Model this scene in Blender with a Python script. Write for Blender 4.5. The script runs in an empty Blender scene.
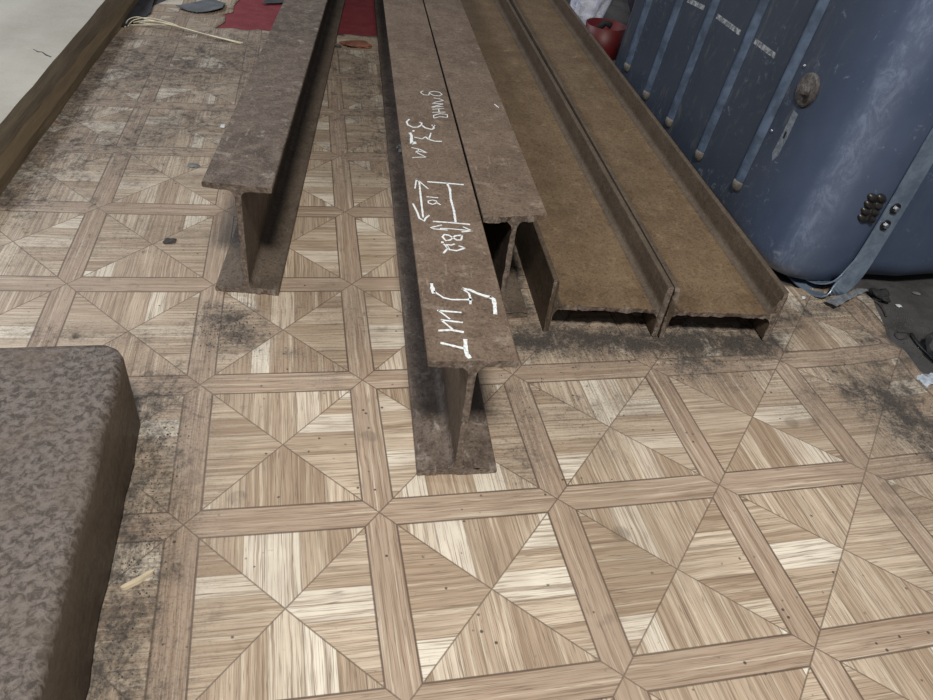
import bpy, bmesh, math, random
from mathutils import Vector, Matrix, noise
C = bpy.context.scene.collection
random.seed(7)

# ------------------------------------------------------------------ camera
FPX, PITCH, ROLL, CAMH = 732.32, 0.68759, 0.14153, 0.58867
fw = Vector((0, math.cos(PITCH), -math.sin(PITCH)))
r0 = Vector((1, 0, 0)); u0 = r0.cross(fw)
rv = r0 * math.cos(ROLL) + u0 * math.sin(ROLL)
uv_ = -r0 * math.sin(ROLL) + u0 * math.cos(ROLL)
cam = bpy.data.cameras.new('camera'); co = bpy.data.objects.new('camera', cam); C.objects.link(co)
cam.sensor_fit = 'HORIZONTAL'; cam.sensor_width = 36; cam.lens = FPX / 933 * 36; cam.clip_start = 0.02
R = Matrix((rv, uv_, -fw)).transposed()
co.matrix_world = Matrix.Translation((0, 0, CAMH)) @ R.to_4x4()
bpy.context.scene.camera = co

# ------------------------------------------------------------------ world, lamps, exposure
w = bpy.data.worlds.new('world'); bpy.context.scene.world = w; w.use_nodes = True
w.node_tree.nodes['Background'].inputs[0].default_value = (0.88, 0.93, 1.0, 1)
w.node_tree.nodes['Background'].inputs[1].default_value = 0.17
def area(name, loc, target, size, power, col):
    l = bpy.data.lights.new(name, 'AREA'); l.shape = 'DISK'; l.size = size; l.energy = power; l.color = col
    o = bpy.data.objects.new(name, l); C.objects.link(o); o.location = loc
    o.rotation_euler = (Vector(target) - Vector(loc)).to_track_quat('-Z', 'Y').to_euler()
area('ceiling_lamp', (0.13, -0.42, 1.9), (0.0, 0.8, 0), 0.30, 42, (1.0, 0.955, 0.875))
area('far_ceiling_lamp', (-2.6, 2.6, 2.4), (-0.4, 1.4, 0), 0.6, 40, (0.90, 0.94, 1.0))
vs = bpy.context.scene.view_settings
vs.view_transform = 'Standard'; vs.look = 'None'; vs.gamma = 1; vs.exposure = 0.10; vs.use_curve_mapping = False

# ------------------------------------------------------------------ layout helpers
def ray(px, py): return fw + rv * ((px - 466.5) / FPX) - uv_ * ((py - 350) / FPX)
CAMP = Vector((0, 0, CAMH))
def at(px, py, z=0.0):
    d = ray(px, py); return CAMP + d * ((z - CAMH) / d.z)
def hit(px, py, p0, n):
    d = ray(px, py); return CAMP + d * ((Vector(p0) - CAMP).dot(n) / d.dot(n))

# ------------------------------------------------------------------ material helpers
class NT:
    def __init__(s, name):
        s.m = bpy.data.materials.new(name); s.m.use_nodes = True; s.t = s.m.node_tree
        s.n = s.t.nodes; s.l = s.t.links; s.b = s.n['Principled BSDF']
        s.tc = s.n.new('ShaderNodeTexCoord')
    def put(s, sock, v):
        if isinstance(v, bpy.types.NodeSocket): s.l.new(v, sock)
        elif isinstance(v, (tuple, list)) and len(v) == 3 and sock.type == 'RGBA': sock.default_value = (*v, 1)
        else: sock.default_value = v
    def M(s, op, a, b=0.0, c=0.0):
        n = s.n.new('ShaderNodeMath'); n.operation = op
        s.put(n.inputs[0], a); s.put(n.inputs[1], b); s.put(n.inputs[2], c); return n.outputs[0]
    def mix(s, f, a, b, mode='MIX'):
        n = s.n.new('ShaderNodeMix'); n.data_type = 'RGBA'; n.blend_type = mode
        s.put(n.inputs[0], f); s.put(n.inputs[6], a); s.put(n.inputs[7], b); return n.outputs[2]
    def noise(s, vec, scale, detail=5, rough=0.55, dist=0):
        n = s.n.new('ShaderNodeTexNoise'); s.put(n.inputs['Vector'], vec)
        n.inputs['Scale'].default_value = scale; n.inputs['Detail'].default_value = detail
        n.inputs['Roughness'].default_value = rough; n.inputs['Distortion'].default_value = dist; return n.outputs['Fac']
    def step(s, v, lo, hi, a=0.0, b=1.0):
        n = s.n.new('ShaderNodeMapRange'); n.interpolation_type = 'SMOOTHSTEP'
        s.put(n.inputs[0], v); n.inputs[1].default_value = lo; n.inputs[2].default_value = hi
        n.inputs[3].default_value = a; n.inputs[4].default_value = b; return n.outputs[0]
    def vec(s, x, y, z=0.0):
        n = s.n.new('ShaderNodeCombineXYZ'); s.put(n.inputs[0], x); s.put(n.inputs[1], y); s.put(n.inputs[2], z); return n.outputs[0]
    def scaled(s, v, sc):
        n = s.n.new('ShaderNodeMapping'); s.put(n.inputs[0], v); n.inputs['Scale'].default_value = sc; return n.outputs[0]
    def voro(s, vec, scale, feat='F1'):
        n = s.n.new('ShaderNodeTexVoronoi'); n.feature = feat; s.put(n.inputs['Vector'], vec); n.inputs['Scale'].default_value = scale; return n.outputs
    def bump(s, h, strength, dist=0.001):
        n = s.n.new('ShaderNodeBump'); n.inputs['Strength'].default_value = strength; n.inputs['Distance'].default_value = dist
        s.put(n.inputs['Height'], h); s.l.new(n.outputs[0], s.b.inputs['Normal'])
    def done(s, col, rough=0.6, metal=0.0, spec=0.5):
        s.put(s.b.inputs['Base Color'], col); s.put(s.b.inputs['Roughness'], rough)
        s.b.inputs['Metallic'].default_value = metal; s.b.inputs['Specular IOR Level'].default_value = spec; return s.m

def plain(name, col, rough=0.6, metal=0.0, var=0.25, sc=60, spec=0.5, bump=0.2):
    k = NT(name); o = k.tc.outputs['Object']; f = k.noise(o, sc, 6)
    dark = tuple(c * (1 - var) for c in col); lite = tuple(min(1, c * (1 + var)) for c in col)
    k.bump(f, bump, 0.001)
    return k.done(k.mix(k.step(f, .3, .7), dark, lite), rough, metal, spec)

def rust(name, a, b, light, lightamt=0.5, pit=0.5, orange=0.3, rough=0.55, spec=0.4, blot=22):
    k = NT(name); o = k.tc.outputs['Object']
    n1 = k.noise(o, blot, 6, 0.6); n2 = k.noise(o, 130, 5, 0.7); n3 = k.noise(o, 45, 8, 0.7, 0.6); n4 = k.noise(o, 9, 4, 0.6)
    c = k.mix(k.step(n1, .36, .64), a, b)
    c = k.mix(k.M('MULTIPLY', k.step(n2, .45, .68), 0.6), c, tuple(x * .48 for x in a))
    c = k.mix(k.M('MULTIPLY', k.step(n3, .56, .72), lightamt), c, light)
    o2 = k.noise(o, 30, 6, 0.75, 1.0)
    c = k.mix(k.M('MULTIPLY', k.step(o2, .62, .72), orange), c, (0.22, 0.10, 0.045))
    c = k.mix(k.step(n4, .3, .7, 0, .3), c, tuple(x * 1.35 for x in b))
    n5 = k.noise(o, 330, 4, 0.75); n6 = k.noise(k.scaled(o, (240, 45, 240)), 1.0, 5, .7, .5)
    c = k.mix(k.step(n5, .53, .66, 0, .62), c, tuple(x * .30 for x in a)); c = k.mix(k.step(n5, .44, .34, 0, .45), c, tuple(min(1, x * 1.7) for x in b))
    c = k.mix(k.step(n6, .60, .70, 0, .40), c, light)
    vd = k.voro(o, 95)[0]; c = k.mix(k.M('MULTIPLY', k.step(vd, .10, .2, 1, 0), .5), c, tuple(x * .35 for x in a))
    h = k.M('ADD', k.M('ADD', k.M('MULTIPLY', n2, pit), n3), k.M('MULTIPLY', n5, .5))
    k.bump(h, 0.8, 0.0015)
    return k.done(c, k.step(n3, .3, .75, rough - .12, rough + .2), 0.0, spec)

# ------------------------------------------------------------------ object helpers
def link(name, bm, mat, parent=None, smooth=False, bev=0, sub=0, solid=0):
    me = bpy.data.meshes.new(name)
    bmesh.ops.recalc_face_normals(bm, faces=bm.faces)
    bm.to_mesh(me); bm.free()
    if smooth:
        for p in me.polygons: p.use_smooth = True
    me.materials.append(mat)
    o = bpy.data.objects.new(name, me); C.objects.link(o)
    if parent: o.parent = parent
    if solid:
        s = o.modifiers.new('solid', 'SOLIDIFY'); s.thickness = solid; s.offset = -1
    if bev:
        b = o.modifiers.new('bev', 'BEVEL'); b.width = bev; b.segments = 2; b.limit_method = 'ANGLE'
    if sub:
        s = o.modifiers.new('sub', 'SUBSURF'); s.levels = sub; s.render_levels = sub
    return o
def tag(o, label, cat, group=None):
    o['label'] = label; o['category'] = cat
    if group: o['group'] = group
    return o
def thing(name, loc, rz, label, cat, group=None):
    o = bpy.data.objects.new(name, None); C.objects.link(o); o.location = loc; o.rotation_euler = (0, 0, rz)
    o.empty_display_size = 0.05
    return tag(o, label, cat, group)
def settle(o):
    "put a mesh built in world coordinates on its own origin"
    me = o.data; n = len(me.vertices)
    c = sum((v.co for v in me.vertices), Vector()) / n; c.z = min(v.co.z for v in me.vertices)
    for v in me.vertices: v.co -= c
    o.location = c; return o
def tube(bm, pts, rad, seg=8, cap=True):
    pts = [Vector(p) for p in pts]; rings = []
    up = Vector((0.13, 0.31, 0.94))
    for i, p in enumerate(pts):
        d = (pts[min(i + 1, len(pts) - 1)] - pts[max(i - 1, 0)]).normalized()
        a = d.cross(up).normalized(); b = a.cross(d)
        r = rad[i] if isinstance(rad, (list, tuple)) else rad
        rings.append([bm.verts.new(p + (a * math.cos(t) + b * math.sin(t)) * r) for t in [2 * math.pi * k / seg for k in range(seg)]])
    for A, B in zip(rings, rings[1:]):
        for k in range(seg): bm.faces.new((A[k], A[(k + 1) % seg], B[(k + 1) % seg], B[k]))
    if cap: bm.faces.new(rings[0]); bm.faces.new(rings[-1][::-1])
def chain(bm, loops, closed=True, caps=True):
    L = [[bm.verts.new(p) for p in lp] for lp in loops]; n = len(L[0])
    for A, B in zip(L, L[1:]):
        for k in range(n if closed else n - 1): bm.faces.new((A[k], A[(k + 1) % n], B[(k + 1) % n], B[k]))
    if caps: bm.faces.new(L[0]); bm.faces.new(L[-1][::-1])
def arc(cx, cy, r, a0, a1, n):
    return [(cx + r * math.cos(math.radians(a0 + (a1 - a0) * i / n)), cy + r * math.sin(math.radians(a0 + (a1 - a0) * i / n))) for i in range(n + 1)]

# ================================================================== SETTING
def make_concrete():
    k = NT('dirty_concrete'); o = k.tc.outputs['Object']
    a = k.noise(o, 8, 8, .65); b = k.noise(o, 90, 6, .7); c_ = k.noise(o, 28, 8, .7, .6)
    c = k.mix(k.step(a, .3, .7), (.030, .030, .032), (.095, .092, .092))
    c = k.mix(k.step(b, .58, .75, 0, .7), c, (.14, .14, .15))
    c = k.mix(k.step(c_, .6, .68, 0, .8), c, (.015, .015, .017))
    k.bump(k.M('ADD', a, k.M('MULTIPLY', b, .4)), .6, .006)
    return k.done(c, .8)
bm = bmesh.new(); bmesh.ops.create_grid(bm, x_segments=40, y_segments=40, size=3.2)
for v in bm.verts: v.co += Vector((0.2, 1.6, 0)); v.co.z = -0.003 - .0035 * max(0, noise.noise(v.co * 5))
bmesh.ops.solidify(bm, geom=bm.faces, thickness=0.08)
o = link('floor', bm, make_concrete()); o['kind'] = 'structure'

# ------------------------------------------------------------------ vinyl flooring with parquet print
UC = [[1.8569, 1.6598], [5.2324, -1.3673], [1.4678, 4.8924], [-0.1439, -0.1692], [0.045, -0.0405], [-0.0992, -0.1776], [-0.0036, 0.0316], [-0.0485, 0.1419], [-0.007, -0.2156], [0.0701, 0.091]]
def pat(x, y):
    x = max(-1.3, min(.75, x)); y = max(.1, min(2.1, y)) - .8
    b = (1, x, y, x * x, x * y, y * y, x ** 3, x * x * y, x * y * y, y ** 3)
    return sum(q[0] * c for q, c in zip(UC, b)), sum(q[1] * c for q, c in zip(UC, b))

def vinyl_mat():
    k = NT('parquet_print_vinyl'); o = k.tc.outputs['Object']
    uvn = k.n.new('ShaderNodeUVMap'); uvn.uv_map = 'print'
    sp = k.n.new('ShaderNodeSeparateXYZ'); k.l.new(uvn.outputs[0], sp.inputs[0]); u, v = sp.outputs[0], sp.outputs[1]
    M = k.M
    fu = M('FRACT', u); fv = M('FRACT', v); iu = M('FLOOR', u); iv = M('FLOOR', v)
    au = M('SUBTRACT', fu, .5); av = M('SUBTRACT', fv, .5)
    a = M('ABSOLUTE', au); b = M('ABSOLUTE', av)
    tb = M('GREATER_THAN', b, a); e = M('MAXIMUM', a, b); edge = M('SUBTRACT', .5, e)
    W = .083
    band = M('LESS_THAN', edge, W)
    x = M('ABSOLUTE', M('SUBTRACT', tb, band))          # 1: grain runs along v, across = u
    def sel(f, p, q): return M('ADD', M('MULTIPLY', f, p), M('MULTIPLY', M('SUBTRACT', 1, f), q))
    acr = sel(x, u, v); alo = sel(x, v, u)
    # which quarter of which cell
    sgn = sel(tb, M('GREATER_THAN', av, 0), M('GREATER_THAN', au, 0))
    q = M('ADD', M('MULTIPLY', tb, 2), sgn)
    idc = M('ADD', M('MULTIPLY', iu, 7.13), M('ADD', M('MULTIPLY', iv, 3.71), M('MULTIPLY', q, 1.37)))
    idr = M('ADD', M('ROUND', acr), M('MULTIPLY', M('FLOOR', alo), 5.3))
    ident = sel(band, M('ADD', 50, idr), idc)
    # planks in the inner triangles, uneven widths
    wob = M('MULTIPLY', M('SINE', M('MULTIPLY', acr, 17)), .12)
    pk = M('FLOOR', M('ADD', M('MULTIPLY', acr, 7), wob)); pf = M('FRACT', M('ADD', M('MULTIPLY', acr, 7), wob))
    wn = k.n.new('ShaderNodeTexWhiteNoise'); wn.noise_dimensions = '3D'
    k.l.new(k.vec(pk, ident, x), wn.inputs['Vector']); tone = wn.outputs['Value']
    warp = k.noise(k.vec(u, v), 2.2, 3)
    g1 = k.noise(k.vec(M('ADD', M('MULTIPLY', acr, 52), M('MULTIPLY', warp, 2.2)), M('MULTIPLY', alo, .9), M('ADD', ident, M('MULTIPLY', pk, .37))), 1.0, 6, .65)
    g2 = k.noise(k.vec(M('MULTIPLY', acr, 150), M('MULTIPLY', alo, 3), ident), 1.0, 4, .6)
    inner = k.mix(tone, (.40, .295, .208), (.69, .58, .45))
    inner = k.mix(k.step(tone, .74, .88, 0, .75), inner, (.84, .78, .67))
    bandc = k.mix(tone, (.43, .325, .245), (.47, .36, .275))
    c = k.mix(band, inner, bandc)
    c = k.mix(k.step(g1, .50, .62, 0, .62), c, (.25, .17, .112))
    c = k.mix(k.step(g1, .47, .35, 0, .5), c, (.80, .72, .58))
    c = k.mix(k.step(g2, .53, .66, 0, .55), c, (.17, .115, .08))
    g3 = k.noise(k.vec(M('MULTIPLY', acr, 70), M('MULTIPLY', alo, 1.2), M('ADD', ident, 31)), 1.0, 2, .5)
    c = k.mix(k.step(M('ABSOLUTE', M('SUBTRACT', g3, .5)), .004, .022, .55, 0), c, (.12, .08, .055))
    # printed joints
    lw = k.step(M('ABSOLUTE', M('SUBTRACT', a, b)), .003, .0075, 1, 0)
    lb = k.step(M('ABSOLUTE', M('SUBTRACT', edge, W)), .0025, .0075, 1, 0)
    joint = M('MAXIMUM', M('MULTIPLY', lw, .8), lb)
    pl = M('MULTIPLY', M('MULTIPLY', k.step(M('ABSOLUTE', M('SUBTRACT', pf, .5)), .465, .495), .45), M('SUBTRACT', 1, band))
    joint = M('MAXIMUM', joint, pl)
    c = k.mix(M('MULTIPLY', joint, .85), c, (.085, .055, .04))
    # wear, stains, ground-in dirt, some painted shade (where it lies is stored with the sheet)
    at_ = k.n.new('ShaderNodeAttribute'); at_.attribute_name = 'grime_shade'; gr = at_.outputs['Fac']
    n1 = k.noise(o, 26, 9, .72, .5); n2 = k.noise(o, 150, 6, .75); n3 = k.noise(o, 7, 5, .6); n4 = k.noise(o, 320, 3, .7)
    st = k.noise(k.scaled(o, (110, 35, 1)), 1.0, 6, .7, .8)
    n7 = k.noise(o, 75, 8, .8, .4)
    raw = M('ADD', M('ADD', M('MULTIPLY', gr, .85), M('MULTIPLY', M('SUBTRACT', n1, .5), 1.3)), M('ADD', M('MULTIPLY', M('SUBTRACT', n7, .5), 2.1), M('MULTIPLY', M('SUBTRACT', st, .5), .8)))
    k_ = k.step(raw, .28, 1.0)
    c = k.mix(k.step(n3, .38, .66, 0, .34), c, (.27, .205, .15))
    far_dull = M('MULTIPLY', M('MULTIPLY', gr, .72), k.step(n1, .3, .65, .5, 1))  # dulls the dirty areas; on the far floor it paints in dimness too
    c = k.mix(far_dull, c, (.165, .14, .122))
    c = k.mix(M('MULTIPLY', k_, .93), c, (.058, .050, .045))
    c = k.mix(M('MULTIPLY', M('MULTIPLY', gr, k.step(n4, .50, .62)), .75), c, (.03, .028, .028))
    c = k.mix(M('MULTIPLY', M('MULTIPLY', gr, k.step(n2, .62, .70)), .5), c, (.36, .33, .30))
    vd = k.voro(o, 70)[0]; keep = k.noise(o, 17, 4, .7)
    spot = M('MULTIPLY', k.step(M('ADD', vd, M('MULTIPLY', n2, .12)), .13, .20, 1, 0), k.step(keep, .50, .57))
    c = k.mix(M('MULTIPLY', spot, .85), c, (.045, .035, .03))
    vd2 = k.voro(o, 17)[0]; vk = k.noise(k.scaled(o, (1, 1, 1)), 23, 2)
    stn = M('MULTIPLY', k.step(M('ADD', vd2, M('MULTIPLY', n1, .25)), .25, .33, 1, 0), k.step(n3, .53, .58))
    c = k.mix(M('MULTIPLY', stn, .38), c, (.13, .10, .075))
    k.bump(M('ADD', M('MULTIPLY', joint, -1.0), M('ADD', M('MULTIPLY', g2, .3), M('MULTIPLY', n3, 3))), .35, .0008)
    rg = M('ADD', M('ADD', .42, M('MULTIPLY', k_, .4)), M('MULTIPLY', n1, .12))
    return k.done(c, rg, 0, .35)

def seg_d(p, a, b):
    ab = b - a; t = max(0, min(1, (p - a).dot(ab) / max(1e-9, ab.dot(ab)))); return (p - a - ab * t).length
GR = [((150, 395), (95, 700), .055, .85), ((235, 335), (225, 320), .045, .95), ((250, 330), (330, 372), .03, .35), ((515, 340), (765, 343), .036, 1.25), ((522, 312), (490, 220), .022, 1.2), ((740, 330), (850, 300), .045, .8),
      ((680, 335), (690, 360), .05, 1.0), ((640, 395), (560, 410), .05, .40), ((505, 390), (520, 460), .035, .55), ((875, 395), (940, 440), .06, 1.1), ((800, 400), (850, 360), .04, .5),
      ((860, 320), (930, 420), .05, .7), ((900, 470), (933, 520), .05, .35), ((0, 200), (120, 40), .09, .8), ((40, 160), (200, 120), .20, .65), ((120, 70), (220, 60), .36, .75), ((20, 250), (190, 230), .10, .38),
      ((20, 330), (160, 340), .03, .5), ((600, 440), (560, 395), .03, .3), ((360, 60), (380, 150), .16, .6), ((80, 110), (190, 95), .05, .5), ((320, 300), (350, 330), .06, .3), ((780, 340), (740, 385), .03, .5)]
GR = [(at(*a).xy, at(*b).xy, r, s) for a, b, r, s in GR]  # dirt spots; far floor, beam gap and beam side also get shade painted in
def grime_shade(p):
    g = 0.0
    for a, b, r, s in GR:
        d = seg_d(p, a, b) / r
        if d < 2: g = max(g, s * (1 - d / 2) ** 1.3)
    return min(1.15, g)
outline = [(-1.35, -.5), (.86, -.5), (.75, .3), (.66, .6), (.625, .74), (.6173, .767), (.622, .785), (.610, .802), (.6, .83), (.592, .865), (.598, .90), (.596, .94), (.602, .965),
           (.597, .985), (.585, .994), (.565, .985), (.55, .99), (.52, .975), (.49, .972), (.47, .985), (.455, 1.02), (.44, 1.2), (.30, 1.7), (.22, 2.1), (-.2, 1.955), (-.3, 1.915), (-.3269, 1.903), (-.36, 1.885), (-.39, 1.883), (-.4221, 1.872),
           (-.5, 1.85), (-.5866, 1.8181), (-.61, 1.822), (-.63, 1.803), (-.67, 1.80), (-.7049, 1.7855), (-.700, 1.84), (-.712, 1.88), (-.722, 1.90), (-.708, 1.925), (-.725, 1.98), (-.735, 2.1), (-.76, 2.3), (-.8, 2.45),
           (-.93, 2.4), (-.90, 2.1), (-.885, 1.95), (-.9, 1.86), (-.885, 1.80), (-.90, 1.735), (-.95, 1.72), (-1.35, 1.68)]
bm = bmesh.new(); bm.faces.new([bm.verts.new((x, y, 0)) for x, y in outline])
def cuts(bm, ax, lo, hi, st):
    n = Vector((1, 0, 0)) if ax == 0 else Vector((0, 1, 0)); t = lo
    while t < hi:
        bmesh.ops.bisect_plane(bm, geom=bm.verts[:] + bm.edges[:] + bm.faces[:], plane_co=n * t, plane_no=n); t += st
cuts(bm, 1, -.48, 2.44, .022); cuts(bm, 0, -1.33, .85, .022)
TEAR = [Vector(p) for p in outline[4:19]]
for v in bm.verts:
    p = v.co.xy.copy(); d = min(seg_d(p, a, b) for a, b in zip(TEAR, TEAR[1:]))
    z = .0003 * noise.noise(Vector((p.x * 6, p.y * 6, 0)))
    if d < .06: z += (1 - d / .06) ** 2 * .009 * (0.7 + noise.noise(Vector((p.x * 18, p.y * 18, 3))))
    if p.x > .42 and p.y < .98: z += .0022 * max(0, noise.noise(Vector((p.x * 9, p.y * 14, 5)))) + .005 * max(0, noise.noise(Vector((p.x * 22 + p.y * 12, p.y * 9, 8)))) * min(1, max(0, (p.x - .40) / .12)) 
    v.co.z = z
uvl = bm.loops.layers.uv.new('print'); gl = bm.verts.layers.float.new('grime_shade')
for v in bm.verts: v[gl] = grime_shade(v.co.xy)
for f in bm.faces:
    for l in f.loops: l[uvl].uv = pat(l.vert.co.x, l.vert.co.y)
bmesh.ops.triangulate(bm, faces=[f for f in bm.faces if len(f.verts) > 4])
VIN = link('vinyl_flooring', bm, vinyl_mat(), smooth=True, solid=.0016)
tag(VIN, 'worn vinyl floor sheet printed with pale parquet squares, its right edge torn over dark concrete', 'flooring')
if VIN.data.polygons[0].normal.z < 0: VIN.data.flip_normals()

# red sheet that shows where the vinyl ends
k = NT('red_sheet'); o_ = k.tc.outputs['Object']; f = k.noise(o_, 30, 7, .7)
c = k.mix(k.step(f, .3, .75), (.17, .018, .026), (.25, .04, .05)); c = k.mix(k.step(k.noise(o_, 120, 4, .7), .62, .72, 0, .6), c, (.30, .16, .16))
k.bump(f, .3, .001); redm = k.done(c, .6)
bm = bmesh.new()
chain(bm, [[Vector((x, y, z)) for x, y in ((-.80, 1.74), (.1, 1.84), (.1, 3.1), (-.95, 2.9))] for z in (-.0028, -.0018)])
tag(settle(link('red_floor_sheet', bm, redm)), 'plain red floor sheet lying beyond the far edge of the parquet vinyl', 'flooring')

# ================================================================== BEAMS
rust_top = rust('rusty_steel_grey_brown', (.128, .088, .062), (.185, .134, .098), (.37, .315, .26), .5, .5, .25)
rust_mott = rust('rusty_steel_mottled', (.085, .062, .048), (.165, .127, .103), (.42, .38, .34), .65, .8, .2, blot=55, rough=.48)
rust_warm = rust('rusty_steel_warm', (.138, .090, .050), (.185, .127, .075), (.33, .24, .14), .55, .3, .35, rough=.6)
rust_warm_shaded = rust('rusty_steel_warm_shaded', (.085, .062, .043), (.12, .089, .062), (.22, .16, .10), .35, .3, .35, rough=.6)  # darker than the web: inner-face shade is put into the flange colour
rust_dark = rust('rusty_steel_dark', (.095, .072, .055), (.14, .108, .082), (.25, .21, .17), .3, .4, .25)
rust_cut = rust('torch_cut_end', (.10, .075, .060), (.23, .185, .155), (.40, .36, .32), .7, 1.0, .45, blot=120)
FT, WT, FR = .0078, .0072, .009
def profile(W, H):
    "outline pieces, x across flange, z along web: lower flange, web, upper flange"
    h = WT / 2; zt = FT + FR
    def fl():
        p = [(-W / 2 + .001, 0), (W / 2 - .001, 0), (W / 2, .001), (W / 2, FT - .003)] + arc(W / 2 - .0025, FT - .003, .0025, 0, 90, 3)[1:]
        p += [(h + FR + .012, FT + .0006)]
        p += [(h + FR - FR * math.sin(t), zt + .0006 - FR * math.cos(t)) for t in [math.pi / 2 * i / 5 for i in range(6)]]
        L = [(-x, z) for x, z in p[::-1]]
        return p + [q for q in L if q not in p]
    lo = fl(); web = [(-h, zt), (h, zt), (h, H - zt), (-h, H - zt)]
    up = [(x, H - z) for x, z in lo]
    return lo, web, up
def steel_beam(loc, yaw, mats, label, group, W=.082, H=.157, L=3.2, flat=False, skew=0.0, jag=.0016, bow=0.0, seed=0):
    rt = thing('steel_beam', loc, yaw, label, 'beam', group)
    ys = [0, .0015, .006, .02, .06] + [.06 + (L - .06) * i / 24 for i in range(1, 25)]
    for nm, pts, mt in zip(('flange', 'web', 'flange'), profile(W, H), mats):
        # denser outline so the cut end can be ragged
        P = []
        for a, b in zip(pts, pts[1:] + pts[:1]):
            n = max(1, int(math.dist(a, b) / .0035))
            P += [(a[0] + (b[0] - a[0]) * i / n, a[1] + (b[1] - a[1]) * i / n) for i in range(n)]
        bm = bmesh.new(); loops = []
        for y in ys:
            lp = []
            for x, z in P:
                wx = 1.0; yy = y
                if y < .01:
                    q = Vector((x * 130, z * 130, seed * 7.3)); yy += jag * noise.noise(q) * (1 - y / .01) + jag * .8 * noise.noise(q * 2.7) * (1 - y / .01)
                yy += skew * (x if not flat else (z - H / 2)) * max(0, 1 - y / .1)
                X, Z = (x, z) if not flat else (z - H / 2, x + W / 2)
                if y < .004 and not flat and z > H * .5: Z -= .0008 * abs(noise.noise(Vector((x * 200, seed, 1))))
                lp.append(Vector((X + bow * (y / L) ** 2, yy, Z)))
            loops.append(lp)
        chain(bm, loops)
        bmesh.ops.triangulate(bm, faces=[f for f in bm.faces if len(f.verts) > 4])
        ob = link(nm, bm, mt, rt); ob.data.materials.append(rust_cut)
        for p in ob.data.polygons:
            if max(ob.data.vertices[i].co.y for i in p.vertices) < .004 and p.normal.y < -.3: p.material_index = 1
    return rt
GZ = .0012
beamL = steel_beam((-.2972, .769, GZ), .1541, (rust_dark, rust_dark, rust_mott), 'mottled rusty steel I-beam lying apart on the left, nearest the pale slab', 'rusty steel I-beams', skew=-.05, seed=1)
beamC = steel_beam((.0084, .5105, GZ), .2121, (rust_mott, rust_dark, rust_top), 'rusty steel I-beam with white handwriting on top, its end reaching furthest forward', 'rusty steel I-beams', W=.0845, seed=2)
beamB = steel_beam((.0365, .790, GZ), .2121, (rust_dark, rust_dark, rust_top), 'upright rusty steel I-beam squeezed against the right side of the one with handwriting', 'rusty steel I-beams', skew=.15, jag=.003, seed=3)
beamD = steel_beam((.1745, .789, GZ), .2095, (rust_warm_shaded, rust_warm, rust_warm_shaded), 'brown steel I-beam laid on its side next to the upright beams, its web facing up', 'rusty steel I-beams', flat=True, skew=-.05, jag=.003, seed=4)
beamE = steel_beam((.3318, .814, GZ), .2040, (rust_warm_shaded, rust_warm, rust_warm_shaded), 'brown steel I-beam laid on its side next to the blue-grey tank', 'rusty steel I-beams', flat=True, skew=-.03, jag=.003, seed=5)

# ------------------------------------------------------------------ handwriting in white marker
k = NT('white_marker'); f = k.noise(k.tc.outputs['Object'], 500, 3, .7)
chalk = k.done(k.mix(k.step(f, .30, .5), (.38, .38, .38), (.80, .84, .86)), .6)
ZT = GZ + .157
def strokes(name, lines, parent, width=.0019):
    bm = bmesh.new(); inv = (Matrix.Translation(parent.location) @ Matrix.Rotation(parent.rotation_euler.z, 4, 'Z')).inverted()
    for ln in lines:
        wd = width
        if isinstance(ln[0], float): wd, ln = ln[0], ln[1:]
        P = [inv @ at(px, py, ZT) for px, py in ln]
        # resample
        Q = []
        for a, b in zip(P, P[1:]):
            n = max(1, int((b - a).length / .0025)); Q += [a.lerp(b, i / n) for i in range(n)]
        Q.append(P[-1]); L = []; Rr = []
        for i, q in enumerate(Q):
            d = (Q[min(i + 1, len(Q) - 1)] - Q[max(i - 1, 0)]); d.z = 0
            if d.length < 1e-9: d = Vector((1, 0, 0))
            n = Vector((-d.y, d.x, 0)).normalized(); w_ = wd * .5 * (1 + .45 * noise.noise(q * 400))
            L.append(q + n * w_); Rr.append(q - n * w_)
        z0, z1 = .157 - .0001, .157 + .00025
        def Z(v, z): return Vector((v.x, v.y, z))
        loops = [[Z(a, z0), Z(b, z0), Z(b, z1), Z(a, z1)] for a, b in zip(L, Rr)]
        chain(bm, loops)
    return link(name, bm, chalk, parent)
def zc(x0, y0, s, pts): return [(x0 + a / s, y0 + b / s) for a, b in pts]
def A(*pts): return zc(395, 80, 7.77, pts)      # crops of the photo
def B_(*pts): return zc(400, 170, 7.775, pts)
def D_(*pts): return zc(415, 270, 7.0, pts)
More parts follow.
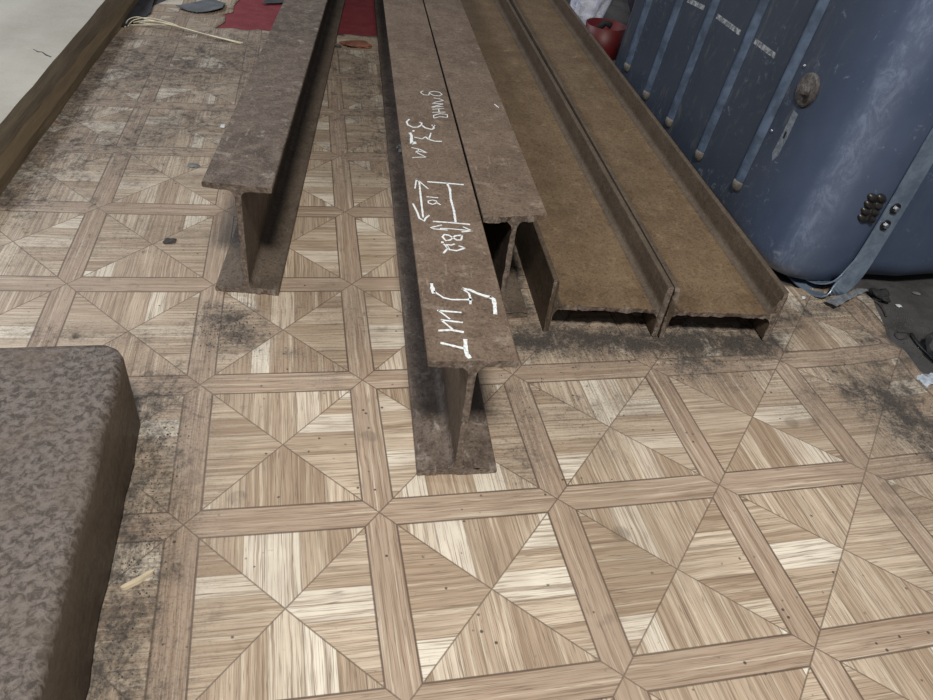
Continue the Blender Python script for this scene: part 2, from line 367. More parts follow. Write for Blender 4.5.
wr = [A((265, 96), (300, 88), (345, 95), (366, 112), (345, 124), (300, 120), (268, 104)), A((268, 98), (262, 118), (225, 116), (200, 100), (205, 90), (218, 86)),
      A((378, 160), (340, 145), (300, 140)), A((378, 160), (315, 172), (300, 178)), A((372, 185), (290, 182)), A((375, 205), (285, 212)), A((372, 187), (288, 210)),
      A((380, 222), (290, 228)), A((392, 250), (290, 252)), A((340, 226), (342, 250)), A((405, 268), (350, 262), (300, 275)), A((405, 292), (350, 285), (300, 298)), A((406, 268), (408, 292)), A((300, 275), (302, 300)),
      [.0025] + A((112, 305), (90, 325), (100, 350), (140, 368), (180, 366), (205, 350), (208, 335), (190, 328)), [.0025] + A((205, 350), (235, 372), (285, 385), (302, 375), (298, 348)), [.0038] + A((285, 350), (312, 356)),
      [.004] + A((135, 395), (152, 397)), [.0026] + A((232, 440), (262, 462), (310, 476), (365, 478)), [.002] + A((280, 412), (262, 462)), A((235, 442), (212, 458), (150, 445)), [.0040] + A((115, 410), (128, 430), (128, 495)), [.0038] + A((128, 495), (155, 492), (152, 480)),
      A((128, 526), (185, 536), (250, 566)), A((250, 566), (175, 552), (160, 560)), A((160, 560), (190, 575), (242, 600)), A((242, 600), (190, 600), (135, 604)), A((185, 536), (170, 566))]
strokes('handwriting', wr, beamC, .0014)
sk = [[.0026] + B_((212, 92), (300, 98), (495, 115)), [.0026] + B_((365, 104), (388, 150), (395, 230), (420, 320), (432, 405)), [.0024] + B_((255, 400), (400, 410), (545, 424)),
      [.0022] + B_((128, 70), (150, 95), (160, 200), (180, 370)), B_((116, 145), (128, 70), (220, 148)), [.0022] + B_((100, 262), (135, 330), (150, 375), (188, 398), (200, 375), (228, 352)),
      B_((205, 208), (297, 217)), B_((285, 242), (250, 234), (218, 242), (222, 258), (255, 268), (280, 258), (285, 242)), B_((280, 250), (315, 272)),
      B_((325, 428), (238, 448), (260, 458), (370, 468)), B_((310, 455), (400, 458), (500, 468), (562, 474)), B_((488, 442), (562, 474), (478, 482)),
      [.0022] + B_((478, 508), (430, 512), (390, 545), (355, 550), (330, 520), (345, 502), (380, 508), (440, 545), (475, 545), (482, 520), (478, 508)), [.003] + B_((320, 562), (340, 564)),
      [.0022] + B_((338, 648), (372, 608), (340, 575)), [.0022] + B_((372, 600), (362, 580), (400, 585), (425, 575)), [.0022] + B_((372, 600), (385, 620), (440, 628), (505, 608)), B_((505, 608), (480, 598), (455, 590))]
strokes('sketch', sk, beamC, .0016)
ct = [[.0038] + D_((115, 95), (122, 130), (132, 165)), [.0022] + D_((132, 150), (200, 195), (260, 208), (370, 208)), [.0036] + D_((370, 206), (400, 208)), [.0022] + D_((388, 240), (388, 200), (378, 165), (330, 130)), [.0034] + D_((330, 130), (385, 140), (430, 162), (500, 185), (540, 190)),
      [.0044] + D_((520, 188), (550, 205), (558, 245)), [.0038] + D_((558, 245), (562, 310)), [.0022] + D_((155, 284), (325, 298)), [.0018] + D_((165, 284), (245, 345)), [.0024] + D_((180, 350), (335, 368)), [.0018] + D_((185, 352), (262, 415)), [.0026] + D_((163, 425), (250, 420), (342, 436)),
      [.0026] + D_((178, 510), (345, 550)), [.0036] + D_((352, 485), (355, 550), (362, 590)), [.0040] + D_((362, 590), (385, 618))]
strokes('lettering', ct, beamC, .002)
strokes('chalk_tick', [zc(380, 60, 3.89, ((445, 172), (462, 186)))], beamB, .0018)

# ================================================================== TANK
LEAN = .10; PA = Vector((.396, 1.12, .09)); sL = -.26; dF = Vector((.94, .342, 0)).normalized()
dA = Vector((sL, 1, 0)).normalized()
corner = Vector((.443, .938, 0)); LA = .85; LB = 1.25; TH = .60
nL = Vector((-dA.y, dA.x, 0)); nL = nL if nL.x < 0 else -nL
k = NT('blue_grey_tank'); o_ = k.tc.outputs['Object']
n1 = k.noise(o_, 5, 6, .6); n2 = k.noise(k.scaled(o_, (40, 40, 14)), 1.0, 8, .75, 1.2); n3 = k.noise(o_, 70, 7, .8, .8); n5 = k.noise(o_, 11, 4, .6)
sx = k.n.new('ShaderNodeSeparateXYZ'); k.l.new(o_, sx.inputs[0])
left = k.step(sx.outputs[1], .03, .22)      # the side wall is darker and greyer than the end
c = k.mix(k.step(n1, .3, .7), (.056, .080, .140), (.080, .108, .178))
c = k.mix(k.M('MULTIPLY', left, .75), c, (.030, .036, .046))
c = k.mix(k.M('MULTIPLY', k.step(n3, .57, .66), k.step(n5, .48, .58, 0, .55)), c, (.26, .30, .37))
c = k.mix(k.M('MULTIPLY', k.M('MULTIPLY', k.step(n2, .53, .70), left), .6), c, (.13, .13, .125))
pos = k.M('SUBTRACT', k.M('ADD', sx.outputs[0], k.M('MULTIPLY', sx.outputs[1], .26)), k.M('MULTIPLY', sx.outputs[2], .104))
shine_wear = k.M('MULTIPLY', k.step(pos, .004, .016), k.step(pos, .022, .055, 1, 0))  # scuffs along the rounded corner, with its highlight painted in
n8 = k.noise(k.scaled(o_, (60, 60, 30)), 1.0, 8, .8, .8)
c = k.mix(k.M('MULTIPLY', shine_wear, k.step(n8, .42, .66, .22, .8)), c, (.20, .25, .36))
c = k.mix(k.M('MULTIPLY', k.step(sx.outputs[2], .02, .12, 1, 0), k.step(n8, .58, .66, 0, .55)), c, (.30, .32, .36))
k.bump(n3, .12, .001)
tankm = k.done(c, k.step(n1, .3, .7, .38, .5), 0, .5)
tank = thing('storage_tank', corner, 0, 'large blue-grey ribbed tank with rounded corner at right, standing behind the steel beams', 'tank')
def tank_loop(z, inset):
    "rounded outline in the tank's own axes, groove for the strap on the front"
    Rc = .10 - inset * .6
    cs = [Vector((0, 0, 0)), dF * LB, dF * LB + dA * LA, dA * LA]
    # inset the corners
    ctr = (dF * LB + dA * LA) / 2; P = []
    nA = Vector((dA.y, -dA.x, 0)); nA = nA if nA.dot(dF) > 0 else -nA
    nF = Vector((-dF.y, dF.x, 0)); nF = nF if nF.dot(dA) > 0 else -nF
    def ins(s, t): # s along dF, t along dA measured inward
        k_ = inset / abs(nA.dot(dF)); k2 = inset / abs(nF.dot(dA))
        return dF * (min(max(s, k_), LB - k_)) + dA * (min(max(t, k2), LA - k2))
    cs = [ins(0, 0), ins(LB, 0), ins(LB, LA), ins(0, LA)]
    out = []
    for i in range(4):
        p0, p, p1 = cs[i - 1], cs[i], cs[(i + 1) % 4]
        rad = Rc if i in (0, 1) else .05
        a = (p0 - p).normalized(); b = (p1 - p).normalized()
        q0, q1 = p + a * rad, p + b * rad
        for j in range(11):
            t = j / 10; out.append((q0 * (1 - t) ** 2 + p * 2 * t * (1 - t) + q1 * t * t))
        # straight run
        nx = cs[(i + 1) % 4]; rn = .10 - inset * .6 if (i + 1) % 4 in (0, 1) else .05
        e = nx + (p - nx).normalized() * rn
        for j in range(1, 24):
            out.append(q1.lerp(e, j / 24))
    res = []
    for q in out:
        s = q.dot(dF); 
        if q.dot(nF) < .06:
            g = max(0, 1 - (abs(s - .165) / .045) ** 2) if abs(s - .165) < .045 else 0
            q = q + nF * .016 * g
        res.append(q + dF * LEAN * (z - .02) * 1.0 + Vector((0, 0, z)))
    return res
bm = bmesh.new(); loops = []; BR = .042; ZB = .006
for i in range(9):
    t = math.pi / 2 * i / 8; loops.append(tank_loop(ZB + BR * (1 - math.cos(t)), BR * (1 - math.sin(t))))
for i in range(1, 12): loops.append(tank_loop(ZB + BR + (TH - 2 * BR - ZB) * i / 11, 0))
for i in range(1, 7):
    t = math.pi / 2 * i / 6; loops.append(tank_loop(TH - BR + BR * math.sin(t), BR * (1 - math.cos(t))))
chain(bm, loops)
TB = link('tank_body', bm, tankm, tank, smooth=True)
Lf = Vector((0, 0, 0)) + corner
up_dir = (Vector((0, 0, 1)) + dF * LEAN).normalized()
nface = dA.cross(up_dir).normalized()
if nface.x > 0: nface = -nface
P0 = corner + dF * LEAN * (.09 - .02) + Vector((0, 0, .09))
def onleft(px, py): return hit(px, py, P0, nface)
ribm = plain('blue_grey_rib', (.078, .108, .165), .30, 0, .35, 40)
tipm = plain('scuffed_tip', (.15, .135, .12), .7, 0, .3, 200)
for px, py in ((738, 185), (700, 155), (670, 122), (647, 95), (628, 67)):
    b = onleft(px, py) - corner; top = b + up_dir * ((.53 - b.z) / up_dir.z); r = .0105
    bm = bmesh.new(); L_ = (top - b).length
    ts = [(-.012, .15), (-.009, .5), (-.004, .8), (.004, .97), (.015, 1)] + [(L_ * i / 8, 1) for i in range(1, 9)] + [(L_ + .006, .9), (L_ + .013, .2)]
    lps = []
    for t, s in ts:
        c0 = b + up_dir * t - nface * .002
        lps.append([c0 + (dA * math.cos(a) * s * r + nface * (math.sin(a) * s * r * 1.05)) for a in [math.pi * 2 * j / 16 for j in range(16)]])
    chain(bm, lps)
    rb = link('rib', bm, ribm, tank, smooth=True)
    bm = bmesh.new(); lps = []
    for t, s in ((-.0118, .22), (-.009, .56), (-.004, .86), (.001, .985), (.006, 1.02), (.009, .9)):
        c0 = b + up_dir * t - nface * .0018
        lps.append([c0 + (dA * math.cos(a) * s * r * 1.02 + nface * (math.sin(a) * s * r * 1.12)) for a in [math.pi * 2 * j / 16 for j in range(16)]])
    chain(bm, lps); tp = link('worn_tip', bm, tipm, rb, smooth=True); tp['label'] = 'scuffed tan rib end'
def disc(bm, c, n, r, h, seg=28, dome=0):
    a = n.orthogonal().normalized(); b = n.cross(a)
    lps = [[c + n * z + (a * math.cos(t) + b * math.sin(t)) * rr for t in [2 * math.pi * j / seg for j in range(seg)]] for z, rr in ((-.001, r), (h * .7, r), (h, r * .9), (h + dome, r * .35))]
    chain(bm, lps)
# rusty plate with a stud
cpl = onleft(808, 90) - corner
steel_w = rust('worn_plate', (.040, .030, .026), (.12, .11, .105), (.30, .30, .31), .7, .8, .9, rough=.4)
bm = bmesh.new(); disc(bm, cpl, nface, .0235, .004); pl_ = link('round_plate', bm, steel_w, tank); pl_['label'] = 'round rusty metal plate'
bm = bmesh.new(); disc(bm, cpl + nface * .004 + dA * -.001, nface, .0085, .007, 8, .001); link('stud', bm, steel_w, pl_, bev=.001)
bm = bmesh.new(); disc(bm, cpl + nface * .0042 - dA * .009 - up_dir * .011, nface, .0052, .0006); hl = link('hole', bm, plain('dark_hole', (.01, .01, .01), .9), pl_)
blk = plain('black_void', (.008, .008, .01), .8)
silver = plain('bright_rivet', (.45, .48, .52), .3, .8, .2)
for px, py in ((804.5, 66), (772, 131)):
    bm = bmesh.new(); disc(bm, onleft(px, py) - corner, nface, .0026, .0016, 12, .0005); link('rivet', bm, silver, tank, smooth=True)
q = onleft(785, 135) - corner
k = NT('scraped_patch'); f = k.noise(k.tc.outputs['Object'], 160, 6, .8); scr = k.done(k.mix(k.step(f, .35, .65), (.10, .12, .15), (.24, .27, .31)), .5)
bm = bmesh.new()
pts = [(-.007, .035), (.006, .034), (.008, .0), (.007, -.03), (0, -.042), (-.008, -.032), (-.007, 0)]
chain(bm, [[q + dA * -a + up_dir * b + nface * z for a, b in pts] for z in (-.0005, .0004)]); sc = link('scraped_patch', bm, scr, tank)
bm = bmesh.new(); chain(bm, [[q + dA * -a + up_dir * b + nface * z for a, b in ((-.002, .005), (.002, .005), (.0025, -.004), (-.0015, -.005))] for z in (.0002, .0009)]); link('slot', bm, blk, sc)
# painted line across the side wall, broken where the ribs stand
wpm = NT('faded_white_paint'); f = wpm.noise(wpm.tc.outputs['Object'], 130, 5, .75); wp = wpm.done(wpm.mix(wpm.step(f, .38, .62), (.09, .10, .12), (.42, .44, .46)), .7)
for (a, b) in (((688, 0), (704, 8)), ((717, 16), (740, 33)), ((755, 41), (775, 56))):
    bm = bmesh.new(); p, q = onleft(*a) - corner, onleft(*b) - corner; d = (q - p).normalized(); n_ = d.cross(nface)
    chain(bm, [[p + n_ * -.004 + nface * z, p + n_ * .004 + nface * z, q + n_ * .004 + nface * z, q + n_ * -.004 + nface * z] for z in (-.0005, .0004)]); x = link('paint_line', bm, wp, tank); x['label'] = 'faded white painted line'
# strap: separate metal band looped under the tank
strapm = NT('galvanised_strap'); o_ = strapm.tc.outputs['Object']; f = strapm.noise(o_, 40, 7, .7)
sm = strapm.done(strapm.mix(strapm.step(f, .35, .65), (.15, .20, .28), (.25, .32, .42)), .36, .35)
strap = thing('metal_strap', (.578, .99, 0), 0, 'flat grey metal strap with two bolts, looped under the blue-grey tank', 'strap')
S0 = Vector((.578, .99, 0))
path = [(.600, .9915, .585), (.592, .9895, .42), (.584, .988, .30), (.580, .987, .24), (.577, .986, .17), (.573, .984, .11), (.568, .980, .072), (.560, .972, .045), (.549, .965, .024), (.536, .962, .010), (.522, .966, .005), (.508, .985, .004), (.495, 1.02, .0045), (.49, 1.08, .006), (.488, 1.2, .010)]
def smoothp(P, n=4):
    P = [Vector(p) for p in P]; out = []
    for i in range(len(P) - 1):
        a, b, c, d = P[max(i - 1, 0)], P[i], P[i + 1], P[min(i + 2, len(P) - 1)]
        for j in range(n):
            t = j / n; out.append(.5 * ((2 * b) + (c - a) * t + (2 * a - 5 * b + 4 * c - d) * t * t + (-a + 3 * b - 3 * c + d) * t ** 3))
    return out + [P[-1]]
def ribbon(bm, P, wv, wd, th):
    P = smoothp(P); lps = []
    for i, p in enumerate(P):
        d = (P[min(i + 1, len(P) - 1)] - P[max(i - 1, 0)]).normalized(); w_ = (wv - d * wv.dot(d)).normalized(); n = d.cross(w_)
        lps.append([p + w_ * sx_ * wd / 2 + n * sz * th / 2 for sx_, sz in ((-1, -1), (1, -1), (1, 1), (-1, 1))])
    chain(bm, lps)
bm = bmesh.new(); ribbon(bm, [Vector(p) - S0 for p in path], dF, .034, .0028); link('band', bm, sm, strap, smooth=False, bev=.0006)
bm = bmesh.new(); ribbon(bm, [Vector(p) - S0 for p in ((.563, .9755, .060), (.548, .967, .038), (.534, .969, .024), (.518, .985, .015), (.505, 1.02, .012), (.50, 1.1, .012))], dF, .030, .0022); link('inner_band', bm, sm, strap, bev=.0005)
fn = Vector((.342, -.94, 0))
boltm = plain('dark_bolt', (.06, .06, .065), .3, .8, .3); shinm = plain('shiny_bolt_tip', (.5, .55, .62), .25, .9, .2)
for px, py in ((895, 208.5), (885, 225)):
    p = hit(px, py, (.577, .984, .16), fn) - S0
    bm = bmesh.new(); disc(bm, p, fn, .0082, .0022, 24); bo = link('bolt', bm, boltm, strap)
    bm = bmesh.new(); disc(bm, p + fn * .002, fn, .0042, .0035, 6, .0005); link('bolt_tip', bm, shinm, bo)
# knurled black fitting behind the strap
fp = hit(872, 209, (.577, .984, .16), fn) - fn * .004
fit_ = thing('threaded_fitting', fp, 0, 'black ridged fitting poking out behind the metal strap on the tank', 'fitting')
bm = bmesh.new(); rr = random.Random(3)
for i in range(4):
    for j in range(2):
        c0 = Vector((-.005 + j * .013, .002 + j * .002, -.016 + i * .0105)); m = Matrix.Translation(c0) @ Matrix.Rotation(.5, 4, 'Y') @ Matrix.Diagonal((1.15, 1.0, .62, 1))
        bmesh.ops.create_uvsphere(bm, u_segments=12, v_segments=8, radius=.0098, matrix=m)
link('ridged_nut', bm, plain('black_ridged', (.028, .026, .026), .35, .3, .4, 90), fit_, smooth=True)
bm = bmesh.new(); tube(bm, [(0.002, 0, -.018), (0.002, .004, .02)], .0065, 12); link('core', bm, boltm, fit_)
bm = bmesh.new(); tube(bm, [(0.004, .0, .0), (0.010, .03, .0)], .006, 12); link('spigot', bm, boltm, fit_)

# ================================================================== LEFT: SLAB AND STEEL BLOCK
slab = thing('pale_slab', (-.749, 1.011, 0), .222, 'thick pale dusty slab with rough dark brown side, at top left of the floor', 'slab')
k = NT('dusty_cement_face'); o_ = k.tc.outputs['Object']; a = k.noise(o_, 5, 6, .6); b = k.noise(o_, 90, 7, .75); g = k.noise(o_, 200, 3, .6)
c = k.mix(k.step(a, .3, .7), (.40, .375, .325), (.52, .50, .445)); c = k.mix(k.step(b, .55, .75, 0, .45), c, (.28, .26, .22)); c = k.mix(k.step(g, .6, .7, 0, .5), c, (.68, .67, .63))
k.bump(k.M('ADD', b, a), .35, .002); slabtop = k.done(c, .8)
k = NT('rough_brown_edge'); o_ = k.tc.outputs['Object']; a = k.noise(k.scaled(o_, (30, 6, 60)), 1.0, 7, .7); c = k.mix(k.step(a, .3, .7), (.15, .12, .085), (.235, .19, .135))
k.bump(a, .6, .003); slabside = k.done(c, .8)
k = NT('rough_brown_board'); o_ = k.tc.outputs['Object']; a = k.noise(k.scaled(o_, (30, 4, 90)), 1.0, 7, .7); c = k.mix(k.step(a, .3, .7), (.125, .09, .052), (.20, .145, .085))
k.bump(a, .6, .003); slablow = k.done(c, .8)
def rough_board(z0, z1, x0, off, mat, name, top=None, amp=.003, sd=0):
    bm = bmesh.new(); lps = []; n = 60
    for i in range(n + 1):
        y = -.42 + 1.9 * i / n
        w1 = amp * noise.noise(Vector((y * 9, 2 + sd, 0))) + amp * .5 * noise.noise(Vector((y * 30, 5 + sd, 0))); w2 = amp * noise.noise(Vector((y * 8, 9 + sd, 3)))
        lps.append([Vector((x0, y, z0)), Vector((off + w2, y, z0)), Vector((off + w2 * .3 + w1 * .5, y, z0 + (z1 - z0) * .5)), Vector((w1 + off * .3, y, z1)), Vector((x0, y, z1))])
    chain(bm, lps); o = link(name, bm, mat, slab)
    if top:
        o.data.materials.append(top)
        for p in o.data.polygons:
            if p.normal.z > .9: p.material_index = 1
    return o
rough_board(.036, .070, -.75, .004, slabside, 'upper_layer', slabtop, .0018)
rough_board(.000, .036, -.75, .012, slablow, 'lower_board', None, .0025, 4)
# crack in the slab face
bm = bmesh.new(); sl_inv = (Matrix.Translation(slab.location) @ Matrix.Rotation(.222, 4, 'Z')).inverted()
tube(bm, [sl_inv @ at(x, y, .0702) for x, y in ((33, 49), (38, 52), (42, 52), (46, 55), (51, 57))], [.0004, .0012, .0008, .0014, .001], 6); link('crack', bm, plain('crack_dark', (.05, .045, .04), .9), slab)

block = thing('steel_block', (-.3345, .538, 0), .2757, 'thick pitted rusty steel block with rounded edges in the near left corner', 'block')
k = NT('pitted_scale'); o_ = k.tc.outputs['Object']
n1 = k.noise(o_, 150, 6, .7, .5); n2 = k.noise(o_, 420, 5, .8); n3 = k.noise(o_, 12, 5, .6); n4 = k.noise(o_, 30, 5, .7)
c = k.mix(k.step(n1, .38, .60), (.062, .048, .040), (.185, .155, .137)); c = k.mix(k.step(n3, .40, .7, 0, .55), c, (.15, .112, .085)); c = k.mix(k.step(n4, .62, .72, 0, .5), c, (.30, .28, .265))
c = k.mix(k.step(n2, .54, .68, 0, .6), c, (.05, .04, .035))
sd = k.n.new('ShaderNodeSeparateXYZ'); k.l.new(o_, sd.inputs[0]); ns = k.noise(k.scaled(o_, (18, 18, 60)), 1.0, 6, .65)
side = k.mix(k.step(ns, .3, .7), (.075, .056, .038), (.125, .096, .066)); side = k.mix(k.step(n2, .55, .7, 0, .4), side, (.045, .034, .026))
c = k.mix(k.step(k.M('ADD', sd.outputs[2], k.M('MULTIPLY', k.M('SUBTRACT', n1, .5), .012)), .0885, .0955), side, c)
k.bump(k.M('ADD', n1, k.M('MULTIPLY', n2, .3)), .7, .002); pitm = k.done(c, k.step(n1, .35, .65, .62, .45), 0, .45)
sidem = rust('block_side', (.080, .058, .038), (.115, .085, .056), (.15, .12, .09), .25, .4, .15, blot=14, rough=.6)
Wb, Hb, Lb = .24, .1, .9
def blk_loop(y, k_=0.0, zdrop=0.0, xr=0.0):
    r = .009; pts = [(-Wb, 0), (-.004, 0), (0.0, .004)]
    pts += [(-r + r * math.cos(t), Hb - r + r * math.sin(t)) for t in [math.pi / 2 * i / 6 for i in range(7)]] + [(-.05, Hb + .0), (-.1, Hb), (-.15, Hb), (-Wb, Hb)]
    out = []
    for x, z in pts:
        n = .0016 * noise.noise(Vector((x * 25, y * 18, z * 25))) + .0008 * noise.noise(Vector((x * 80, y * 70, z * 60)))
        zz = z + (n if z > .05 else 0) - zdrop * (z / Hb) ** 6
        out.append(Vector((x + (n * 1.5 if x > -.02 else 0) - xr * max(0, (x + .06) / .06), -y, max(0, zz))))
    return out
bm = bmesh.new()
lps = [blk_loop(-.001, 0, .016, .030), blk_loop(.002, 0, .007, .024), blk_loop(.007, 0, .002, .014), blk_loop(.014, 0, .0, .006), blk_loop(.022, 0, 0, .001)] + [blk_loop(.03 + (Lb - .03) * i / 70) for i in range(71)]
chain(bm, lps); bmesh.ops.triangulate(bm, faces=[f for f in bm.faces if len(f.verts) > 4])
o = link('block_body', bm, pitm, block, smooth=True)

# ================================================================== SMALL THINGS
def chip(name, px, py, size, mat, label, cat, flat=.35, seed=0, asp=1.0, group=None, rot=0, z=0):
    rr = random.Random(seed); bm = bmesh.new()
    bmesh.ops.create_icosphere(bm, subdivisions=3, radius=1)
    for v in bm.verts:
        n = 1 + .5 * noise.noise(v.co * 1.4 + Vector((seed * 3.1, 0, 0))) + .15 * noise.noise(v.co * 4 + Vector((0, seed, 0))); v.co *= n
        v.co = Vector((v.co.x * size * asp, v.co.y * size, v.co.z * size * flat))
    mz = min(v.co.z for v in bm.verts)
    for v in bm.verts:
        v.co.z -= mz
    o = link(name, bm, mat); p = at(px, py, z); o.location = (p.x, p.y, z); o.rotation_euler.z = rot
    return tag(o, label, cat, group)
white = plain('white_chip', (.62, .66, .68), .5); darkc = plain('dark_chip', (.05, .045, .045), .7); greyc = plain('grey_chip', (.16, .17, .17), .6)
chip('plaster_chip', 223, 127, .0065, white, 'small white chip on the vinyl beside the mottled left beam', 'debris', .3, 1, .7)
chip('paint_flake', 194, 166, .007, greyc, 'small grey flake on the vinyl left of the mottled beam', 'debris', .2, 2, 1.4)
chip('dirt_clod', 170, 242, .006, darkc, 'small dark clod on parquet vinyl, left of the mottled beam end', 'debris', .4, 3, 1.5, rot=.5)
chip('plaster_lump', 403, 156, .012, plain('pale_lump', (.42, .43, .43), .6), 'pale lump tucked against the left side of the beam with handwriting', 'debris', .8, 4)
chip('brick_shard', 357, 46, .022, plain('orange_brown', (.24, .10, .065), .7, 0, .3), 'orange-brown shard on the floor between two beams, just before the red sheet', 'debris', .22, 5, 1.5, rot=.1)
chip('stone', 944, 357, .032, plain('dark_stone', (.045, .043, .045), .75, 0, .4, 70), 'dark rough stone on the concrete at the right picture edge', 'stone', .7, 6, 1.0, z=-.003)
chip('stone', 877, 300, .013, plain('black_stone', (.022, .022, .024), .8), 'small black clod between the tank and torn vinyl edge', 'stone', .6, 7, 1.1, z=-.003)
chip('plaster_chip', 898, 306.5, .0036, white, 'tiny white chip on dark concrete under the tank edge', 'debris', .4, 8, 1.3, z=-.003)
chip('plaster_chip', 926, 383, .012, plain('pale_blue_crumb', (.40, .45, .52), .7, 0, .3, 120), 'pale bluish crumbled lump at the torn vinyl edge on the right', 'debris', .35, 9, 1.3, rot=.9, z=-.001)
chip('paint_flake', 916, 294, .004, greyc, 'tiny grey flake on the dark concrete right of the black clod', 'debris', .3, 10, 1.5, z=-.003)
chip('plaster_chip', 803, 299, .0035, white, 'tiny white chip on dusty vinyl below the strap loop', 'debris', .5, 11, 1.2)
chip('dirt_clod', 498, 331, .0045, darkc, 'tiny dark clod at the corner of the flat beam near handwriting beam', 'debris', .4, 13, 1.2) if False else None
# slanting dark slats lying on the concrete at the right edge
def stick(name, pts, rad, mat, label, cat, z=0.0, seg=8, flat=1.0):
    bm = bmesh.new(); P = [Vector(p) if len(p) == 3 else at(p[0], p[1], z + (rad if not isinstance(rad, list) else rad[0])) for p in pts]
    tube(bm, smoothp(P, 5), rad if not isinstance(rad, list) else [rad[0]] * (5 * (len(P) - 1) + 1), seg)
    return tag(settle(link(name, bm, mat, smooth=True)), label, cat)
stick('bent_wire', [(897, 331), (895, 335), (900, 339), (907, 337), (909, 333), (903, 332), (898, 332)], .0012, darkc, 'small dark wire ring on the dirty concrete at right', 'wire', -.003)
stick('black_rod', [(911, 334), (918, 344), (926, 352), (940, 366)], .0028, plain('rod_black', (.012, .012, .012), .5), 'short black rod slanting toward the stone at the right edge', 'rod', -.003)
stick('black_rod', [(868, 298), (878, 303), (884, 311), (886, 316)], .0018, darkc, 'thin black twig beside the black clod by the torn vinyl', 'twig', -.003)
stick('twig', [(322, 33), (330, 42), (336, 46), (341, 46)], .003, darkc, 'black twig on the floor beside the right foot of the mottled left beam', 'twig', .0)
straw = plain('pale_straw', (.78, .72, .55), .55, 0, .15)
bundle = thing('straw_bundle', at(185, 28), 0, 'loose bundle of pale straws arching over the vinyl near the slab', 'straw')
for i, pts in enumerate([[(125, 27, 0), (128, 20, .004), (137, 17, .012), (150, 20, .012), (175, 26, .01), (205, 34, .006), (243, 43, .001)],
                         [(132, 23, .0), (142, 21, .008), (160, 22, .012), (180, 27, .01), (210, 35.5, .005), (241, 43.5, .002)],
                         [(128, 26, .0), (134, 20, .006), (150, 18, .014), (170, 23, .012), (178, 26, .011)],
                         [(136, 22, 0), (150, 24, .006), (172, 26, .006), (200, 33, .004), (230, 40.5, .003)],
                         [(130, 25, 0), (145, 25, .003), (165, 25, .006), (184, 28, .005)]]):
    bm = bmesh.new(); P = [at(x, y, z + .0014) - bundle.location for x, y, z in pts]; P = smoothp(P, 4); tube(bm, P, .0012, 6); link('straw', bm, straw, bundle, smooth=True)
# splinter
bm = bmesh.new(); a, b = at(121, 588, .002), at(154.5, 571, .002); n = (b - a).cross(Vector((0, 0, 1))).normalized()
lps = []
for t, w_ in ((0, .0012), (.08, .0026), (.5, .0030), (.85, .0022), (1, .0004)):
    c0 = a.lerp(b, t) + n * .0008 * math.sin(t * 5); lps.append([c0 - n * w_ - Vector((0, 0, .002)), c0 + n * w_ - Vector((0, 0, .002)), c0 + n * w_ * .7 + Vector((0, 0, .0012)), c0 - n * w_ * .7 + Vector((0, 0, .0012))])
chain(bm, lps); tag(settle(link('wood_splinter', bm, plain('pale_wood', (.60, .50, .36), .6, 0, .15))), 'pale wood splinter lying beside the steel block', 'splinter')
# flap of grey foil by the strap
def sheet(name, pts, mat, label, cat, z0=.001, amp=.004, th=.0008, sc=60, zs=None):
    bm = bmesh.new(); vs_ = [bm.verts.new(at(x, y, 0.002)) for x, y in pts]; bm.faces.new(vs_)
    xs = [v.co.x for v in vs_]; ys = [v.co.y for v in vs_]; cuts(bm, 0, min(xs), max(xs), .006 if max(xs) - min(xs) < .2 else .02); cuts(bm, 1, min(ys), max(ys), .006 if max(ys) - min(ys) < .2 else .02)
    for v in bm.verts: v.co.z = z0 + th + amp * (.55 + .9 * noise.noise(v.co * sc)) 
    for v in bm.verts: v.co.z = max(v.co.z, z0 + th)
    bmesh.ops.triangulate(bm, faces=[f for f in bm.faces if len(f.verts) > 4])
    bm.faces.ensure_lookup_table(); bm.normal_update()
    if bm.faces[0].normal.z < 0: bmesh.ops.reverse_faces(bm, faces=bm.faces)
    return tag(link(name, bm, mat, smooth=False, solid=th), label, cat)
foil = plain('crumpled_foil', (.26, .28, .30), .35, .4, .35, 90)
sheet('foil_scrap', [(823, 304), (836, 300), (849, 296), (858, 291), (866, 294), (856, 299), (843, 306), (834, 311), (828, 308)], foil, 'crumpled grey foil scrap on the torn vinyl corner under the tank strap', 'scrap', .006, .005, .0006, 90)
sheet('grey_scrap', [(176, 8), (195, 4), (214, 1), (226, 4), (223, 10), (211, 13), (196, 13), (186, 11)], plain('dull_grey_scrap', (.115, .125, .135), .6, 0, .25, 30), 'flat grey scrap lying on the far vinyl left of the red sheet', 'scrap', .002, .006, .001, 20)
sheet('dark_scrap', [(262, 4), (270, -2), (300, -6), (296, 0), (285, 3)], plain('black_scrap', (.05, .05, .055), .6, 0, .25, 30), 'dark scrap on the red sheet by the mottled beam', 'scrap', .0, .004, .001, 20)

# black mat at the far left, beyond the vinyl
sheet('black_mat', [(60, -30), (165, -40), (158, -8), (153, 5), (151, 13), (142, 20), (124, 27), (100, 31), (60, 36)], plain('black_mat', (.022, .022, .028), .6, 0, .4, 40), 'near-black mat on the floor at the far end of the pale slab', 'mat', .0005, .003, .001, 12)

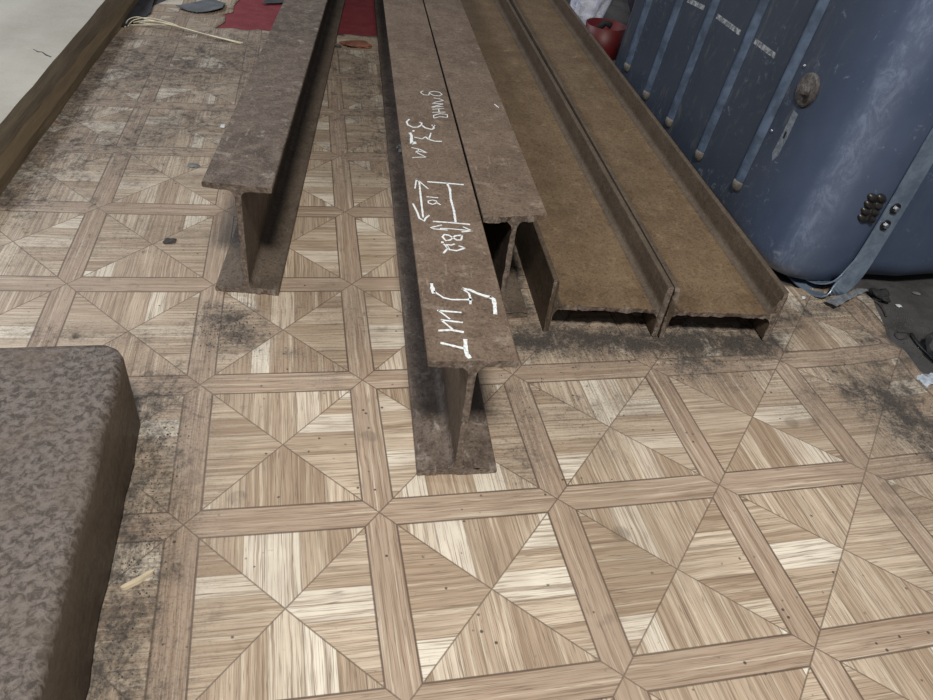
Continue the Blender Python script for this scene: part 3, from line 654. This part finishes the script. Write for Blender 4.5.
# ------------------------------------------------------------------ far corner: white bag, red container, purple-grey bag
k = NT('white_plastic'); f = k.noise(k.tc.outputs['Object'], 25, 4, .6, 1.5); k.bump(f, .5, .01)
bagm = k.done(k.mix(k.step(f, .35, .65), (.52, .55, .72), (.80, .83, .95)), .3, 0, .6)
def bag(name, c, r, h, mat, label, cat, seed, lean=(0, 0)):
    bm = bmesh.new(); lps = []; N = 40
    for i in range(21):
        t = i / 20; rr = r * (.62 + .5 * math.sin(math.pi * min(1, t * 1.15)) - .65 * max(0, t - .55) * 1.2)
        lp = []
        for j in range(N):
            a = 2 * math.pi * j / N; n = 1 + .30 * noise.noise(Vector((math.cos(a) * 2.0, math.sin(a) * 2.0, t * 2.2 + seed))) + .10 * noise.noise(Vector((math.cos(a) * 6, math.sin(a) * 6, t * 5 + seed)))
            lp.append(Vector((c[0] + lean[0] * t + math.cos(a) * rr * n, c[1] + lean[1] * t + math.sin(a) * rr * n, h * t)))
        lps.append(lp)
    chain(bm, lps); o = settle(link(name, bm, mat, smooth=True)); return tag(o, label, cat)
bag('plastic_bag', (.190, 2.16), .048, .25, bagm, 'crumpled white plastic bag standing behind the flat beams, left of the red tub', 'bag', 1.0, (.045, .02))
bag('plastic_bag', (.40, 2.47), .065, .26, plain('purple_grey_film', (.10, .085, .12), .35, 0, .35, 14), 'dark purple-grey bag behind the red tub', 'bag', 4.0)
tub = thing('red_tub', tuple(at(599, 58))[:2] + (-.001,), 0, 'small dark red tub with pale rim standing behind the beams near the tank', 'tub')
bm = bmesh.new()
chain(bm, [[Vector((math.cos(a) * r, math.sin(a) * r, z)) for a in [2 * math.pi * j / 32 for j in range(32)]] for r, z in ((.043, 0), (.045, .002), (.052, .085), (.050, .085), (.043, .006))])
link('tub_body', bm, plain('red_plastic', (.095, .006, .007), .5, 0, .15), tub, smooth=True)
bm = bmesh.new(); N = 40
chain(bm, [[Vector((math.cos(2 * math.pi * j / N) * r, math.sin(2 * math.pi * j / N) * r, z)) for j in range(N)] for r, z in ((.0455, .002), (.060, .0015), (.062, .006), (.046, .010), (.0455, .002))], caps=False)
link('foot_rim', bm, plain('pale_rim', (.22, .2, .18), .6), tub, smooth=True)
bm = bmesh.new(); tube(bm, [(-.02, -.02, .075), (-.005, -.015, .092), (.01, -.022, .088)], .008, 10); link('cap', bm, blk, tub, smooth=True)
# brown cardboard behind
cb = thing('cardboard_box', (.13, 2.75, -.003), .25, 'brown cardboard box in shade behind the white bag', 'box')
bm = bmesh.new(); bmesh.ops.create_cube(bm, size=1, matrix=Matrix.Translation((0, 0, .08)) @ Matrix.Diagonal((.26, .2, .16, 1))); link('box_body', bm, plain('cardboard', (.22, .13, .085), .8, 0, .3, 12), cb, bev=.004)
for s in (-1, 1):
    bm = bmesh.new(); bmesh.ops.create_cube(bm, size=1, matrix=Matrix.Translation((s * .16, 0, .175)) @ Matrix.Rotation(-s * .5, 4, 'Y') @ Matrix.Diagonal((.09, .19, .004, 1))); link('flap', bm, plain('cardboard_flap', (.25, .16, .10), .8), cb)

# ------------------------------------------------------------------ loose crumbs of rust and grit (nobody could count them)
bm = bmesh.new(); rr = random.Random(11)
zones = [((515, 340), (765, 345), .030, 700), ((166, 425), (122, 690), .016, 300), ((235, 335), (228, 322), .035, 160), ((880, 300), (940, 350), .05, 320), ((660, 340), (690, 365), .03, 200), ((800, 300), (860, 330), .03, 160), ((515, 370), (560, 420), .05, 60)]
for a, b, sp_, n in zones:
    a, b = at(*a), at(*b)
    for _ in range(n):
        p = a.lerp(b, rr.random()) + Vector((rr.gauss(0, sp_ * .6), rr.gauss(0, sp_ * .6), 0)); s = rr.uniform(.0004, .0011)
        hgt = .0002
        if p.x > .60: hgt = -.0025
        bmesh.ops.create_cone(bm, cap_ends=True, segments=4, radius1=s, radius2=s * .4, depth=s * 1.1, matrix=Matrix.Translation((p.x, p.y, hgt + s * .5)) @ Matrix.Rotation(rr.random() * 3, 4, 'Z'))
o = settle(link('rust_crumbs', bm, plain('rust_crumbs', (.10, .085, .07), .8, 0, .8, 300))); o['kind'] = 'stuff'
tag(o, 'dark rust crumbs and grit strewn on the vinyl before the beam ends', 'debris')
